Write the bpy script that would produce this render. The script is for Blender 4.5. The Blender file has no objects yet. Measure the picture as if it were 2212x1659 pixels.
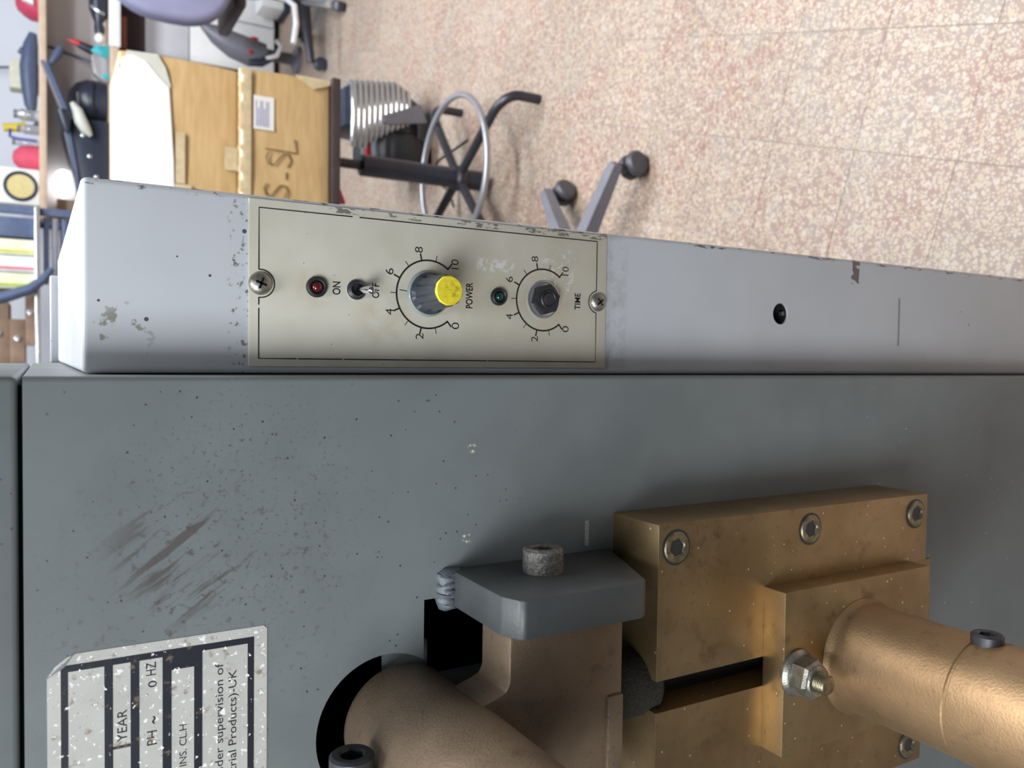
import bpy, bmesh, math, random
from mathutils import Vector, Matrix
random.seed(7)
PI = math.pi
scene = bpy.context.scene
C = scene.collection

# ------------------------------------------------------------------ camera
# The phone is held sideways: the picture's left edge is "up" in the room.
cam_d = bpy.data.cameras.new('camera')
cam = bpy.data.objects.new('camera', cam_d)
C.objects.link(cam)
cam_d.sensor_width = 36.0
cam_d.lens = 28.587
rot = Matrix(((0.01354466, 0.99934931, 0.03342899),
              (-0.49963474, 0.03572339, -0.86549926),
              (-0.86613028, -0.0049794, 0.4997935)))
cam.matrix_world = Matrix.Translation((0.0, -0.40, 1.2)) @ rot.to_4x4()
cam_d.clip_start = 0.01
cam_d.dof.use_dof = True
cam_d.dof.focus_distance = 0.455
cam_d.dof.aperture_fstop = 12.5
scene.camera = cam

# ------------------------------------------------------------------ light
world = bpy.data.worlds.new('workshop_ambient')
scene.world = world
world.use_nodes = True
world.node_tree.nodes['Background'].inputs[0].default_value = (0.80, 0.88, 1.0, 1)
world.node_tree.nodes['Background'].inputs[1].default_value = 0.085

def area(name, loc, target, sx, sy, power, col):
    l = bpy.data.lights.new(name, 'AREA')
    l.shape = 'RECTANGLE'; l.size = sx; l.size_y = sy
    l.energy = power; l.color = col
    o = bpy.data.objects.new(name, l)
    C.objects.link(o)
    o.location = loc
    o.rotation_euler = (Vector(target) - Vector(loc)).to_track_quat('-Z', 'Y').to_euler()
    return o

area('key_light', (-0.62, -0.88, 1.75), (-0.05, 0.0, 1.05), 0.6, 0.6, 15.0, (0.95, 0.98, 1.0))  # unseen key light from the left, set near and high for its falloff
area('ceiling_lamp_front', (-0.3, -0.35, 2.75), (-0.1, 0.0, 0.0), 1.2, 0.35, 24, (0.94, 0.97, 1.0))
area('ceiling_lamp_middle', (1.0, 0.6, 2.75), (0.9, 1.2, 0.0), 1.8, 0.5, 88, (1.0, 0.985, 0.97))
area('ceiling_lamp_back', (1.4, 2.2, 2.75), (1.4, 2.9, 0.0), 2.4, 0.5, 104, (0.90, 0.95, 1.0))

vs = scene.view_settings
scene.display_settings.display_device = 'sRGB'
vs.view_transform = 'Standard'
vs.look = 'None'
vs.gamma = 1.0
vs.exposure = 0.0
vs.use_curve_mapping = False

# ------------------------------------------------------------------ materials
def srgb(r, g, b):
    f = lambda c: (c / 255 / 12.92) if c / 255 <= 0.04045 else ((c / 255 + 0.055) / 1.055) ** 2.4
    return (f(r), f(g), f(b), 1.0)

class NT:
    """small helper around a material node tree; coordinates are world position in metres"""
    def __init__(s, name):
        s.m = bpy.data.materials.new(name)
        s.m.use_nodes = True
        s.t = s.m.node_tree
        s.b = s.t.nodes['Principled BSDF']
        s.pos = s.t.nodes.new('ShaderNodeNewGeometry').outputs['Position']
    def n(s, typ, **kw):
        nd = s.t.nodes.new(typ)
        for k, v in kw.items():
            setattr(nd, k, v)
        return nd
    def put(s, sock, v):
        if hasattr(v, 'is_linked'):
            s.t.links.new(v, sock)
        else:
            sock.default_value = v
    def math(s, op, a, b=0.0, c=0.0):
        nd = s.n('ShaderNodeMath', operation=op)
        s.put(nd.inputs[0], a); s.put(nd.inputs[1], b); s.put(nd.inputs[2], c)
        return nd.outputs[0]
    def smooth(s, v, lo, hi):
        nd = s.n('ShaderNodeMapRange', interpolation_type='SMOOTHSTEP')
        s.put(nd.inputs[0], v)
        nd.inputs[1].default_value = lo; nd.inputs[2].default_value = hi
        return nd.outputs[0]
    def mix(s, fac, a, b):
        nd = s.n('ShaderNodeMix', data_type='RGBA')
        s.put(nd.inputs[0], fac); s.put(nd.inputs[6], a); s.put(nd.inputs[7], b)
        return nd.outputs[2]
    def vec(s, stretch=(1, 1, 1), rotv=(0, 0, 0), off=(0, 0, 0)):
        nd = s.n('ShaderNodeMapping')
        s.put(nd.inputs[0], s.pos)
        nd.inputs[1].default_value = off
        nd.inputs[2].default_value = rotv
        nd.inputs[3].default_value = stretch
        return nd.outputs[0]
    def noise(s, scale, detail=3.0, rough=0.55, vec=None, col=False):
        nd = s.n('ShaderNodeTexNoise')
        s.put(nd.inputs['Vector'], vec if vec is not None else s.pos)
        nd.inputs['Scale'].default_value = scale
        nd.inputs['Detail'].default_value = detail
        nd.inputs['Roughness'].default_value = rough
        return nd.outputs['Color' if col else 'Fac']
    def voro(s, scale, feature='F1', out='Distance', vec=None, rnd=1.0):
        nd = s.n('ShaderNodeTexVoronoi', feature=feature)
        s.put(nd.inputs['Vector'], vec if vec is not None else s.pos)
        nd.inputs['Scale'].default_value = scale
        nd.inputs['Randomness'].default_value = rnd
        return nd.outputs[out]
    def sphere(s, c, r, soft):
        nd = s.n('ShaderNodeVectorMath', operation='DISTANCE')
        s.put(nd.inputs[0], s.pos); nd.inputs[1].default_value = c
        return s.smooth(nd.outputs['Value'], r + soft, r)
    def box(s, lo, hi, soft):
        sp = s.n('ShaderNodeSeparateXYZ'); s.put(sp.inputs[0], s.pos)
        out = None
        for i in range(3):
            if lo[i] is None:
                continue
            a = s.smooth(sp.outputs[i], lo[i] - soft, lo[i])
            b = s.smooth(sp.outputs[i], hi[i] + soft, hi[i])
            q = s.math('MULTIPLY', a, b)
            out = q if out is None else s.math('MULTIPLY', out, q)
        return out
    def bump(s, h, strength, dist=0.001):
        nd = s.n('ShaderNodeBump')
        nd.inputs['Strength'].default_value = strength
        nd.inputs['Distance'].default_value = dist
        s.put(nd.inputs['Height'], h)
        prev = s.b.inputs['Normal']
        if prev.is_linked:
            s.t.links.new(prev.links[0].from_socket, nd.inputs['Normal'])
        s.t.links.new(nd.outputs[0], prev)
    def done(s, col, rough=0.5, metal=0.0, **kw):
        s.put(s.b.inputs['Base Color'], col)
        s.put(s.b.inputs['Roughness'], rough)
        s.put(s.b.inputs['Metallic'], metal)
        for k, v in kw.items():
            s.put(s.b.inputs[k], v)
        return s.m

def simple(name, col, rough=0.5, metal=0.0, var=0.12, nscale=30, bump=0.0, bscale=300, **kw):
    t = NT(name)
    c2 = tuple(min(1, c * (1 - var)) for c in col[:3]) + (1,)
    c = t.mix(t.smooth(t.noise(nscale), 0.35, 0.65), col, c2)
    if bump:
        t.bump(t.noise(bscale, 4), bump)
    return t.done(c, rough, metal, **kw)

def spots(t, col, scale, lo, hi, c, region=None, vec=None, detail=3.0, amount=1.0):
    m = t.smooth(t.noise(scale, detail, 0.6, vec), lo, hi)
    if region is not None:
        m = t.math('MULTIPLY', m, region)
    if amount != 1.0:
        m = t.math('MULTIPLY', m, amount)
    return t.mix(m, col, c)

def flecks(t, col, scale, size, keep, c, region=None, vec=None):
    v = vec if vec is not None else t.pos
    d = t.voro(scale, vec=v)
    rc = t.voro(scale, out='Color', vec=v)
    sp = t.n('ShaderNodeSeparateColor'); t.put(sp.inputs[0], rc)
    m = t.math('LESS_THAN', d, t.math('MULTIPLY', sp.outputs[1], size))
    m = t.math('MULTIPLY', m, t.math('LESS_THAN', sp.outputs[0], keep))
    if region is not None:
        m = t.math('MULTIPLY', m, region)
    return t.mix(m, col, c)

ZC = 1.2   # machine heights below are written relative to this height
def mk(x, y, z):   # millimetres in machine axes -> metres in the room
    return (x / 1000, y / 1000, ZC + z / 1000)

# dark blue-grey hammered paint of the main housing
def make_panel_paint():
    t = NT('dark_blue_grey_paint')
    c = t.mix(t.smooth(t.noise(14, 3), 0.3, 0.7), srgb(112, 119, 121), srgb(120, 128, 130))
    area1 = t.sphere(mk(-76, 0, -84), 0.028, 0.055)
    area2 = t.sphere(mk(-115, 0, -70), 0.020, 0.075)
    brown = srgb(84, 80, 78)
    c = spots(t, c, 190, 0.56, 0.70, brown, area2, detail=5, amount=0.9)
    c = spots(t, c, 420, 0.57, 0.70, srgb(70, 70, 70), area1, detail=5, amount=0.8)
    def dot(v):
        nd = t.n('ShaderNodeVectorMath', operation='DOT_PRODUCT'); t.put(nd.inputs[0], t.pos); nd.inputs[1].default_value = v
        return nd.outputs['Value']
    cx_ = t.n('ShaderNodeCombineXYZ')
    t.put(cx_.inputs[0], t.math('MULTIPLY', dot((0.587, 0, -0.81)), 0.12)); t.put(cx_.inputs[1], 0.3); t.put(cx_.inputs[2], dot((0.81, 0, 0.587)))
    diag = cx_.outputs[0]
    c = spots(t, c, 130, 0.55, 0.64, srgb(86, 80, 78), t.sphere(mk(-92, 0, -62), 0.020, 0.026), diag, 4, 0.85)
    c = spots(t, c, 130, 0.62, 0.74, srgb(92, 92, 76), t.sphere(mk(-88, 0, -100), 0.03, 0.05), detail=4, amount=0.6)
    c = flecks(t, c, 330, 0.20, 0.16, srgb(66, 70, 74), t.sphere(mk(-90, 0, -110), 0.06, 0.14))
    c = flecks(t, c, 190, 0.11, 0.12, srgb(205, 206, 196), t.sphere(mk(-150, 0, -640), 0.10, 0.12))
    chips = t.math('MAXIMUM', t.sphere(mk(-51, 0, -206), 0.0012, 0.0022), t.sphere(mk(-101, 0, -203), 0.0014, 0.0024))
    c = spots(t, c, 420, 0.50, 0.54, srgb(210, 214, 198), chips, detail=4)
    c = spots(t, c, 1900, 0.46, 0.54, srgb(214, 216, 216), t.box((-0.113, None, 0.9146), (-0.099, None, 0.9160), 0.0014), detail=2)
    t.bump(t.noise(900, 2), 0.06, 0.0005)
    r = t.math('ADD', 0.36, t.math('MULTIPLY', t.noise(40, 3), 0.14))
    return t.done(c, r)
M_PANEL = make_panel_paint()

def make_box_paint():
    t = NT('light_grey_paint')
    c = t.mix(t.smooth(t.noise(9, 3), 0.3, 0.7), srgb(188, 192, 198), srgb(196, 200, 206))
    c = flecks(t, c, 130, 0.16, 0.17, srgb(80, 82, 88), t.box((-.02, None, 1.10), (0.09, None, 1.19), 0.01))
    c = flecks(t, c, 90, 0.10, 0.12, srgb(90, 92, 96))
    c = spots(t, c, 260, 0.55, 0.62, srgb(96, 98, 104), t.box((0.0785, 0.0, 0.3), (0.083, 0.06, 1.19), 0.001), t.vec((1, 1, 0.35)), 4)
    c = spots(t, c, 140, 0.56, 0.63, srgb(140, 142, 134), t.sphere(mk(9, 30, -32), 0.008, 0.012), detail=4)
    c = spots(t, c, 300, 0.55, 0.66, srgb(110, 112, 112), t.box((-.01, None, mk(0, 0, -92)[2]), (0.08, None, mk(0, 0, -84)[2]), 0.004), detail=4)
    c = spots(t, c, 150, 0.50, 0.60, srgb(150, 148, 138), t.box((-.01, None, mk(0, 0, -332)[2]), (0.08, None, mk(0, 0, -318)[2]), 0.006), detail=4, amount=0.25)
    # bare patch of chipped paint and a black scuff line low on the box
    bm_ = t.box((0.064, None, 0.6325), (0.0815, None, 0.6375), 0.007)
    c = t.mix(t.math('GREATER_THAN', t.math('ADD', bm_, t.math('MULTIPLY', t.math('SUBTRACT', t.noise(260, 4), 0.5), 1.5)), 0.84), c, srgb(98, 98, 100))
    c = t.mix(t.math('MULTIPLY', 0.75, t.box((0.014, None, 0.5772), (0.053, None, 0.5787), 0.0008)), c, srgb(92, 92, 96))
    t.bump(t.noise(700, 2), 0.05, 0.0005)
    return t.done(c, t.math('ADD', 0.27, t.math('MULTIPLY', t.noise(30, 3), 0.12)))
M_BOX = make_box_paint()

def make_plate():
    t = NT('aged_beige_plate')
    c = t.mix(t.smooth(t.noise(22, 3), 0.3, 0.7), srgb(204, 202, 190), srgb(192, 189, 174))
    for (x, z, r) in ((36, -126, 9), (37, -215, 12), (35, -270, 16), (36, -240, 10), (20, -165, 14)):
        c = spots(t, c, 70, 0.35, 0.65, srgb(186, 176, 150), t.sphere(mk(x, 28, z), r * 0.0006, r * 0.001), amount=0.6)
    c = flecks(t, c, 190, 0.14, 0.14, srgb(112, 108, 98))
    worn = srgb(214, 214, 212)
    c = spots(t, c, 210, 0.47, 0.55, worn, t.box((0.0525, None, mk(0, 0, -246)[2]), (0.0565, None, mk(0, 0, -224)[2]), 0.003), detail=5)
    c = spots(t, c, 300, 0.54, 0.60, worn, t.box((0.040, None, mk(0, 0, -290)[2]), (0.066, None, mk(0, 0, -270)[2]), 0.004), detail=4)
    c = spots(t, c, 300, 0.52, 0.58, srgb(120, 118, 112), t.box((0.0765, None, mk(0, 0, -318)[2]), (0.080, None, mk(0, 0, -130)[2]), 0.001), t.vec((1, 1, .4)), 4)
    return t.done(c, 0.38, 0.0)
M_PLATE = make_plate()

def make_brass(name, c1, c2, stain, rough, metal=0.85, fleck=True, bump=0.0):
    t = NT(name)
    c = t.mix(t.smooth(t.noise(18, 4, 0.6), 0.3, 0.7), c1, c2)
    c = spots(t, c, 55, 0.58, 0.75, stain, None, None, 4, 0.5)
    c = spots(t, c, 200, 0.63, 0.69, stain, None, None, 2, 0.28)
    if fleck:
        c = flecks(t, c, 170, 0.15, 0.30, srgb(232, 226, 205))
    if bump:
        t.bump(t.noise(620, 3), bump, 0.0006)
    r = t.math('ADD', rough, t.math('MULTIPLY', t.noise(60, 3), 0.16))
    return t.done(c, r, metal)
M_BRASS = make_brass('satin_brass', srgb(170, 145, 108), srgb(148, 124, 90), srgb(110, 90, 66), 0.34)
M_BRASS2 = make_brass('stained_brass', srgb(174, 150, 112), srgb(152, 128, 94), srgb(106, 86, 64), 0.36)
M_BRONZE = make_brass('rough_bronze_tube', srgb(170, 142, 108), srgb(154, 126, 94), srgb(118, 92, 68), 0.42, 0.7, False, 0.35)
M_CAST = make_brass('cast_bronze', srgb(140, 122, 102), srgb(120, 103, 86), srgb(90, 76, 62), 0.46, 0.45, False, 0.5)

M_BRACKET = simple('grey_painted_steel', srgb(84, 88, 90), 0.42, 0.1, 0.18, 40, 0.15, 500)
M_WELD = simple('weld_bead', srgb(108, 116, 122), 0.36, 0.1, 0.15, 200, 0.5, 900)
M_STEEL = simple('worn_zinc_steel', srgb(176, 174, 166), 0.38, 0.85, 0.3, 220, 0.25, 900)
M_PITTED = simple('pitted_dull_steel', srgb(150, 148, 142), 0.5, 0.6, 0.4, 350, 0.9, 700)
M_STEEL_DK = simple('oiled_steel', srgb(150, 142, 118), 0.40, 0.85, 0.35, 300, 0.2, 900)
M_BLACKSTEEL = simple('black_oxide_steel', srgb(70, 70, 76), 0.42, 0.5, 0.2, 100)
M_CHROME = simple('bright_chrome', srgb(225, 226, 230), 0.16, 1.0, 0.05)
M_DARK = simple('dark_interior', srgb(16, 17, 20), 0.9)
M_INK = simple('black_print', srgb(26, 26, 26), 0.55, 0, 0.1, 200)
M_RUBBER = simple('black_rubber', srgb(40, 42, 48), 0.5, 0, 0.15, 100)
M_KNOB = simple('slate_knob_plastic', srgb(62, 68, 78), 0.34, 0, 0.15, 120)
M_SKIRT = simple('smoky_knob_skirt', srgb(150, 160, 158), 0.25, 0, 0.1, 100)
M_NUTBLK = simple('black_hex_nut', srgb(62, 62, 66), 0.38, 0.4, 0.2, 200)
M_ROUGHCAST = simple('rough_dark_casting', srgb(46, 42, 36), 0.9, 0.0, 0.5, 500, 0.9, 700)

def make_yellow():
    t = NT('worn_yellow_cap')
    c = t.mix(t.smooth(t.noise(300, 2), 0.3, 0.7), srgb(236, 222, 60), srgb(224, 206, 50))
    c = spots(t, c, 420, 0.44, 0.66, srgb(150, 122, 30), t.sphere(mk(36, 0, -193), 0.002, 0.0055), t.vec((1, 1, .5), (0, .5, 0)), 5, 0.75)
    return t.done(c, 0.4)
M_YELLOW = make_yellow()
M_REDLED = simple('dark_red_lens', srgb(92, 26, 34), 0.12, 0, 0.1, **{'Coat Weight': 0.5})
M_GRNLED = simple('dark_green_lens', srgb(24, 62, 54), 0.12, 0, 0.1, **{'Coat Weight': 0.5})

def make_label(name, base, worn_lo):
    t = NT(name)
    c = t.mix(t.smooth(t.noise(60, 3), 0.3, 0.7), base, tuple(x * 0.9 for x in base[:3]) + (1,))
    c = spots(t, c, 150, 0.57, 0.70, srgb(128, 114, 92), None, None, 5, 0.8)
    c = spots(t, c, 330, worn_lo, worn_lo + 0.03, srgb(246, 246, 244), None, None, 4)
    c = spots(t, c, 700, 0.68, 0.72, srgb(70, 52, 38), None, None, 3, 0.8)
    return t.done(c, 0.4, 0.0)
M_LABEL = make_label('scratched_silver_label', srgb(196, 196, 192), 0.605)
M_LABELINK = make_label('scratched_black_print', srgb(36, 38, 50), 0.64)

def make_tile():
    t = NT('terrazzo')
    oi = t.n('ShaderNodeObjectInfo')
    big = t.noise(5.5, 3)
    ground = t.mix(t.smooth(big, 0.42, 0.66), srgb(178, 154, 142), srgb(180, 142, 130))
    ground = t.mix(t.smooth(t.noise(9, 2), 0.48, 0.7), ground, srgb(178, 164, 154))
    col = ground
    w = t.n('ShaderNodeVectorMath', operation='ADD')
    wn = t.n('ShaderNodeVectorMath', operation='SCALE'); t.put(wn.inputs[0], t.noise(90, 2, col=True)); wn.inputs['Scale'].default_value = 0.006
    t.put(w.inputs[0], t.pos); t.put(w.inputs[1], wn.outputs[0])
    for sc, thr, keep in ((165, 0.10, 0.75), (92, 0.12, 0.5)):
        e = t.voro(sc, 'DISTANCE_TO_EDGE', 'Distance', w.outputs[0])
        rc = t.voro(sc, 'F1', 'Color', w.outputs[0])
        sp = t.n('ShaderNodeSeparateColor'); t.put(sp.inputs[0], rc)
        m = t.math('MULTIPLY', t.smooth(e, thr, thr + 0.05), t.math('LESS_THAN', sp.outputs[0], keep))
        chip = t.mix(sp.outputs[1], srgb(214, 194, 166), srgb(228, 214, 200))
        col = t.mix(t.math('MULTIPLY', m, 0.85), col, chip)
    col = spots(t, col, 13, 0.66, 0.74, srgb(138, 134, 126), None, None, 3, 0.5)
    hs = t.n('ShaderNodeHueSaturation')
    t.put(hs.inputs['Color'], col)
    t.put(hs.inputs['Value'], t.math('ADD', 0.655, t.math('MULTIPLY', oi.outputs['Random'], 0.09)))
    return t.done(hs.outputs[0], 0.42)
M_TILE = make_tile()
M_GROUT = simple('grey_grout', srgb(158, 148, 140), 0.9)

def make_card():
    t = NT('brown_cardboard')
    c = t.mix(t.smooth(t.noise(12, 3, vec=t.vec((1, 1, 6))), 0.3, 0.7), srgb(206, 176, 128), srgb(192, 160, 112))
    return t.done(c, 0.62)
M_CARD = make_card()
M_TAPE = simple('clear_parcel_tape', srgb(214, 196, 160), 0.18, 0, 0.15, 60, 0.6, 60, **{'Coat Weight': 0.6})
M_WHITE = simple('white_plastic', srgb(240, 240, 240), 0.45, 0, 0.03)
M_PAPER = simple('white_paper', srgb(232, 232, 228), 0.7, 0, 0.04)
M_OFFWHITE = simple('off_white_sheet', srgb(206, 208, 200), 0.5, 0, 0.06)
M_WALL = simple('pale_workshop_wall', srgb(226, 230, 240), 0.85, 0, 0.05, 2)
M_GREYWALL = simple('grey_back_board', srgb(206, 206, 214), 0.7, 0, 0.06, 6)
M_BLACK = simple('haze_lifted_black_plastic', srgb(48, 54, 70), 0.35, 0, 0.15, 40)  # black lifted towards blue: lens haze put into the base colour
M_NAVY = simple('navy_plastic', srgb(78, 90, 120), 0.5, 0, 0.15, 40)
M_WOOD = simple('pale_board_edge', srgb(214, 190, 166), 0.6, 0, 0.1, 20)
M_WOODBR = simple('brown_timber', srgb(142, 116, 98), 0.65, 0, 0.25, 14)
M_DKBROWN = simple('dark_brown_board', srgb(70, 58, 60), 0.5, 0, 0.15)
M_TUBE = simple('grey_black_tube', srgb(66, 66, 74), 0.35, 0.35, 0.15, 80)
M_GREYTUBE = simple('grey_painted_tube', srgb(176, 176, 184), 0.3, 0.5, 0.08)
M_GREYPL = simple('grey_base_plastic', srgb(120, 120, 130), 0.4, 0, 0.1)
M_CASTER = simple('grey_caster_plastic', srgb(84, 84, 92), 0.45, 0, 0.1)
M_BRIGHT = simple('bright_plated_steel', srgb(240, 240, 244), 0.2, 0.35, 0.04)
M_LILAC = simple('lilac_grey_upholstery', srgb(138, 138, 168), 0.75, 0, 0.1, 8)
M_RED = simple('red_plastic', srgb(200, 40, 50), 0.4, 0, 0.1)
M_PINKRED = simple('faded_red_felt', srgb(216, 84, 110), 0.7, 0, 0.08)
M_YELLOWPL = simple('yellow_plastic', srgb(220, 196, 60), 0.5)
M_CREAM = simple('cream_cone_paper', srgb(222, 206, 146), 0.7, 0, 0.08, 60)
M_CYAN = simple('turquoise_bag', srgb(70, 190, 200), 0.4, 0, 0.3, 25)
M_SILVER = simple('silver_metal', srgb(214, 216, 220), 0.22, 0.8, 0.08)
M_GLASS = simple('clear_glass', srgb(225, 228, 235), 0.08, 0, 0.02, **{'Transmission Weight': 0.75})
M_BLUE = simple('blue_cable', srgb(60, 70, 160), 0.5)
M_LAMP = None
def make_lamp():
    t = NT('lit_lamp_globe')
    return t.done(srgb(255, 255, 255), 0.4, 0.0, **{'Emission Color': (1, 1, 1, 1), 'Emission Strength': 3.5})
M_LAMP = make_lamp()

# ------------------------------------------------------------------ mesh helpers
class MB:
    def __init__(s):
        s.bm = bmesh.new()
    def box(s, x0, x1, y0, y1, z0, z1, bev=0.0, seg=2):
        r = bmesh.ops.create_cube(s.bm, size=1.0)
        vsx = r['verts']
        for v in vsx:
            v.co = Vector(((x0 + x1) / 2 + v.co.x * (x1 - x0), (y0 + y1) / 2 + v.co.y * (y1 - y0), (z0 + z1) / 2 + v.co.z * (z1 - z0)))
        if bev:
            es = list({e for v in vsx for e in v.link_edges})
            bmesh.ops.bevel(s.bm, geom=es, offset=bev, segments=seg, affect='EDGES', profile=0.5)
        return s
    def mm(s, x0, x1, y0, y1, z0, z1, bev=0.0, seg=2):
        return s.box(x0 / 1000, x1 / 1000, y0 / 1000, y1 / 1000, ZC + z0 / 1000, ZC + z1 / 1000, bev / 1000, seg)
    def lathe(s, prof, o, axis, seg=32, radial=None, closed=True):
        """prof: list of (radius, height); spun about axis through o"""
        a = Vector(axis).normalized()
        u = a.orthogonal().normalized(); w = a.cross(u)
        o = Vector(o)
        rings = []
        for (r, h) in prof:
            if r <= 1e-9:
                rings.append([s.bm.verts.new(o + a * h)])
            else:
                rings.append([s.bm.verts.new(o + a * h + (u * math.cos(2 * PI * k / seg) + w * math.sin(2 * PI * k / seg)) * (r * (radial(k, r, h) if radial else 1.0))) for k in range(seg)])
        for A, B in zip(rings[:-1], rings[1:]):
            for k in range(seg):
                k2 = (k + 1) % seg
                if len(A) == 1 and len(B) == 1:
                    continue
                if len(A) == 1:
                    s.bm.faces.new((A[0], B[k], B[k2]))
                elif len(B) == 1:
                    s.bm.faces.new((A[k], A[k2], B[0]))
                else:
                    s.bm.faces.new((A[k], A[k2], B[k2], B[k]))
        if closed:
            for Rg in (rings[0], rings[-1]):
                if len(Rg) > 2:
                    try: s.bm.faces.new(Rg)
                    except ValueError: pass
        return s
    def tube(s, pts, r, seg=12, closed=False):
        pts = [Vector(p) for p in pts]
        n = len(pts)
        rings = []
        up = None
        for i, p in enumerate(pts):
            if closed:
                d = (pts[(i + 1) % n] - pts[i - 1]).normalized()
            else:
                d = (pts[min(i + 1, n - 1)] - pts[max(i - 1, 0)]).normalized()
            if up is None:
                up = d.orthogonal().normalized()
            up = (up - d * up.dot(d)).normalized()
            w = d.cross(up)
            rr = r[i] if isinstance(r, (list, tuple)) else r
            rings.append([s.bm.verts.new(p + (up * math.cos(2 * PI * k / seg) + w * math.sin(2 * PI * k / seg)) * rr) for k in range(seg)])
        pairs = list(zip(rings[:-1], rings[1:]))
        if closed:
            A, B = rings[-1], rings[0]
            best = min(range(seg), key=lambda q: (A[0].co - B[q].co).length)
            pairs.append((A, B[best:] + B[:best]))
        for A, B in pairs:
            for k in range(seg):
                s.bm.faces.new((A[k], A[(k + 1) % seg], B[(k + 1) % seg], B[k]))
        if not closed:
            s.bm.faces.new(rings[0][::-1]); s.bm.faces.new(rings[-1])
        return s
    def prism(s, poly, ax, d0, d1):
        """poly: 2-D outline in the two other axes (in order x,y,z without ax), pushed from d0 to d1 along ax"""
        def pt(p, d):
            q = list(p); q.insert(ax, d); return Vector(q)
        A = [s.bm.verts.new(pt(p, d0)) for p in poly]
        B = [s.bm.verts.new(pt(p, d1)) for p in poly]
        s.bm.faces.new(A); s.bm.faces.new(B[::-1])
        n = len(poly)
        for k in range(n):
            s.bm.faces.new((A[k], B[k], B[(k + 1) % n], A[(k + 1) % n]))
        return s
    def ell(s, c, rx, ry, rz, seg=20, rings=12):
        r = bmesh.ops.create_uvsphere(s.bm, u_segments=seg, v_segments=rings, radius=1.0)
        for v in r['verts']:
            v.co = Vector((c[0] + v.co.x * rx, c[1] + v.co.y * ry, c[2] + v.co.z * rz))
        return s
    def xform(s, M):
        bmesh.ops.transform(s.bm, matrix=M, verts=s.bm.verts)
        return s
    def bevel(s, off, seg=2, ang=30):
        bmesh.ops.recalc_face_normals(s.bm, faces=s.bm.faces)
        es = [e for e in s.bm.edges if len(e.link_faces) == 2 and e.calc_face_angle(0) > math.radians(ang)]
        bmesh.ops.bevel(s.bm, geom=es, offset=off, segments=seg, affect='EDGES', profile=0.5)
        return s

WLOC = {}
def finish(name, me, mat, parent, smooth=35):
    co = [v.co for v in me.vertices]
    c = Vector([(min(v[i] for v in co) + max(v[i] for v in co)) / 2 for i in range(3)])
    me.transform(Matrix.Translation(-c))
    me.name = name
    me.materials.clear()
    me.materials.append(mat)
    me.shade_smooth()
    me.set_sharp_from_angle(angle=math.radians(smooth))
    o = bpy.data.objects.new(name, me)
    C.objects.link(o)
    if parent is not None:
        o.parent = parent
        o.location = c - WLOC[parent.name]
    else:
        o.location = c
    WLOC[o.name] = c
    return o
def obj(name, mb, mat, parent=None, smooth=35):
    bmesh.ops.recalc_face_normals(mb.bm, faces=mb.bm.faces)
    me = bpy.data.meshes.new(name)
    mb.bm.to_mesh(me); mb.bm.free()
    return finish(name, me, mat, parent, smooth)
def cut(mb, cutter):
    """difference of two meshes, returned as MB"""
    obs = []
    for q in (mb, cutter):
        bmesh.ops.recalc_face_normals(q.bm, faces=q.bm.faces)
        me = bpy.data.meshes.new('tmp'); q.bm.to_mesh(me); q.bm.free()
        o = bpy.data.objects.new('tmp', me); C.objects.link(o); obs.append(o)
    md = obs[0].modifiers.new('cut', 'BOOLEAN'); md.operation = 'DIFFERENCE'; md.solver = 'EXACT'; md.object = obs[1]
    dg = bpy.context.evaluated_depsgraph_get()
    me = bpy.data.meshes.new_from_object(obs[0].evaluated_get(dg))
    r = MB(); r.bm.from_mesh(me)
    for o in obs:
        m = o.data; bpy.data.objects.remove(o); bpy.data.meshes.remove(m)
    bpy.data.meshes.remove(me)
    return r
def tag(o, label, cat=None, group=None, kind=None):
    if label: o['label'] = label
    if cat: o['category'] = cat
    if group: o['group'] = group
    if kind: o['kind'] = kind
    return o
def thing(name, label, cat, loc, group=None):
    o = bpy.data.objects.new(name, None)
    o.empty_display_size = 0.05
    C.objects.link(o); o.location = loc
    WLOC[o.name] = Vector(loc)
    return tag(o, label, cat, group)
def lettering(name, body, x, z, w, h, y, mat, parent, bold=0.0, rotz=0.0):
    """flat printed text facing -Y, centred on (x,z) mm in machine axes and fitted to w x h mm"""
    cu = bpy.data.curves.new('txt', 'FONT'); cu.body = body; cu.size = 1.0; cu.offset = bold
    cu.resolution_u = 4
    o = bpy.data.objects.new('txt', cu); C.objects.link(o)
    dg = bpy.context.evaluated_depsgraph_get()
    me = bpy.data.meshes.new_from_object(o.evaluated_get(dg))
    bpy.data.objects.remove(o); bpy.data.curves.remove(cu)
    xs = [v.co.x for v in me.vertices]; ys = [v.co.y for v in me.vertices]
    cx, cy = (min(xs) + max(xs)) / 2, (min(ys) + max(ys)) / 2
    sx = w / (max(xs) - min(xs)) if w else None
    sy = h / (max(ys) - min(ys)) if h else sx
    sx = sx or sy
    for v in me.vertices:
        v.co = Vector(mk(x + (v.co.x - cx) * sx, y, z + (v.co.y - cy) * sy))
    bm = bmesh.new(); bm.from_mesh(me)
    r = bmesh.ops.extrude_face_region(bm, geom=list(bm.faces))
    for g in r['geom']:
        if isinstance(g, bmesh.types.BMVert): g.co.y -= 0.00006
    bm.to_mesh(me); bm.free()
    return finish(name, me, mat, parent)
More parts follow.
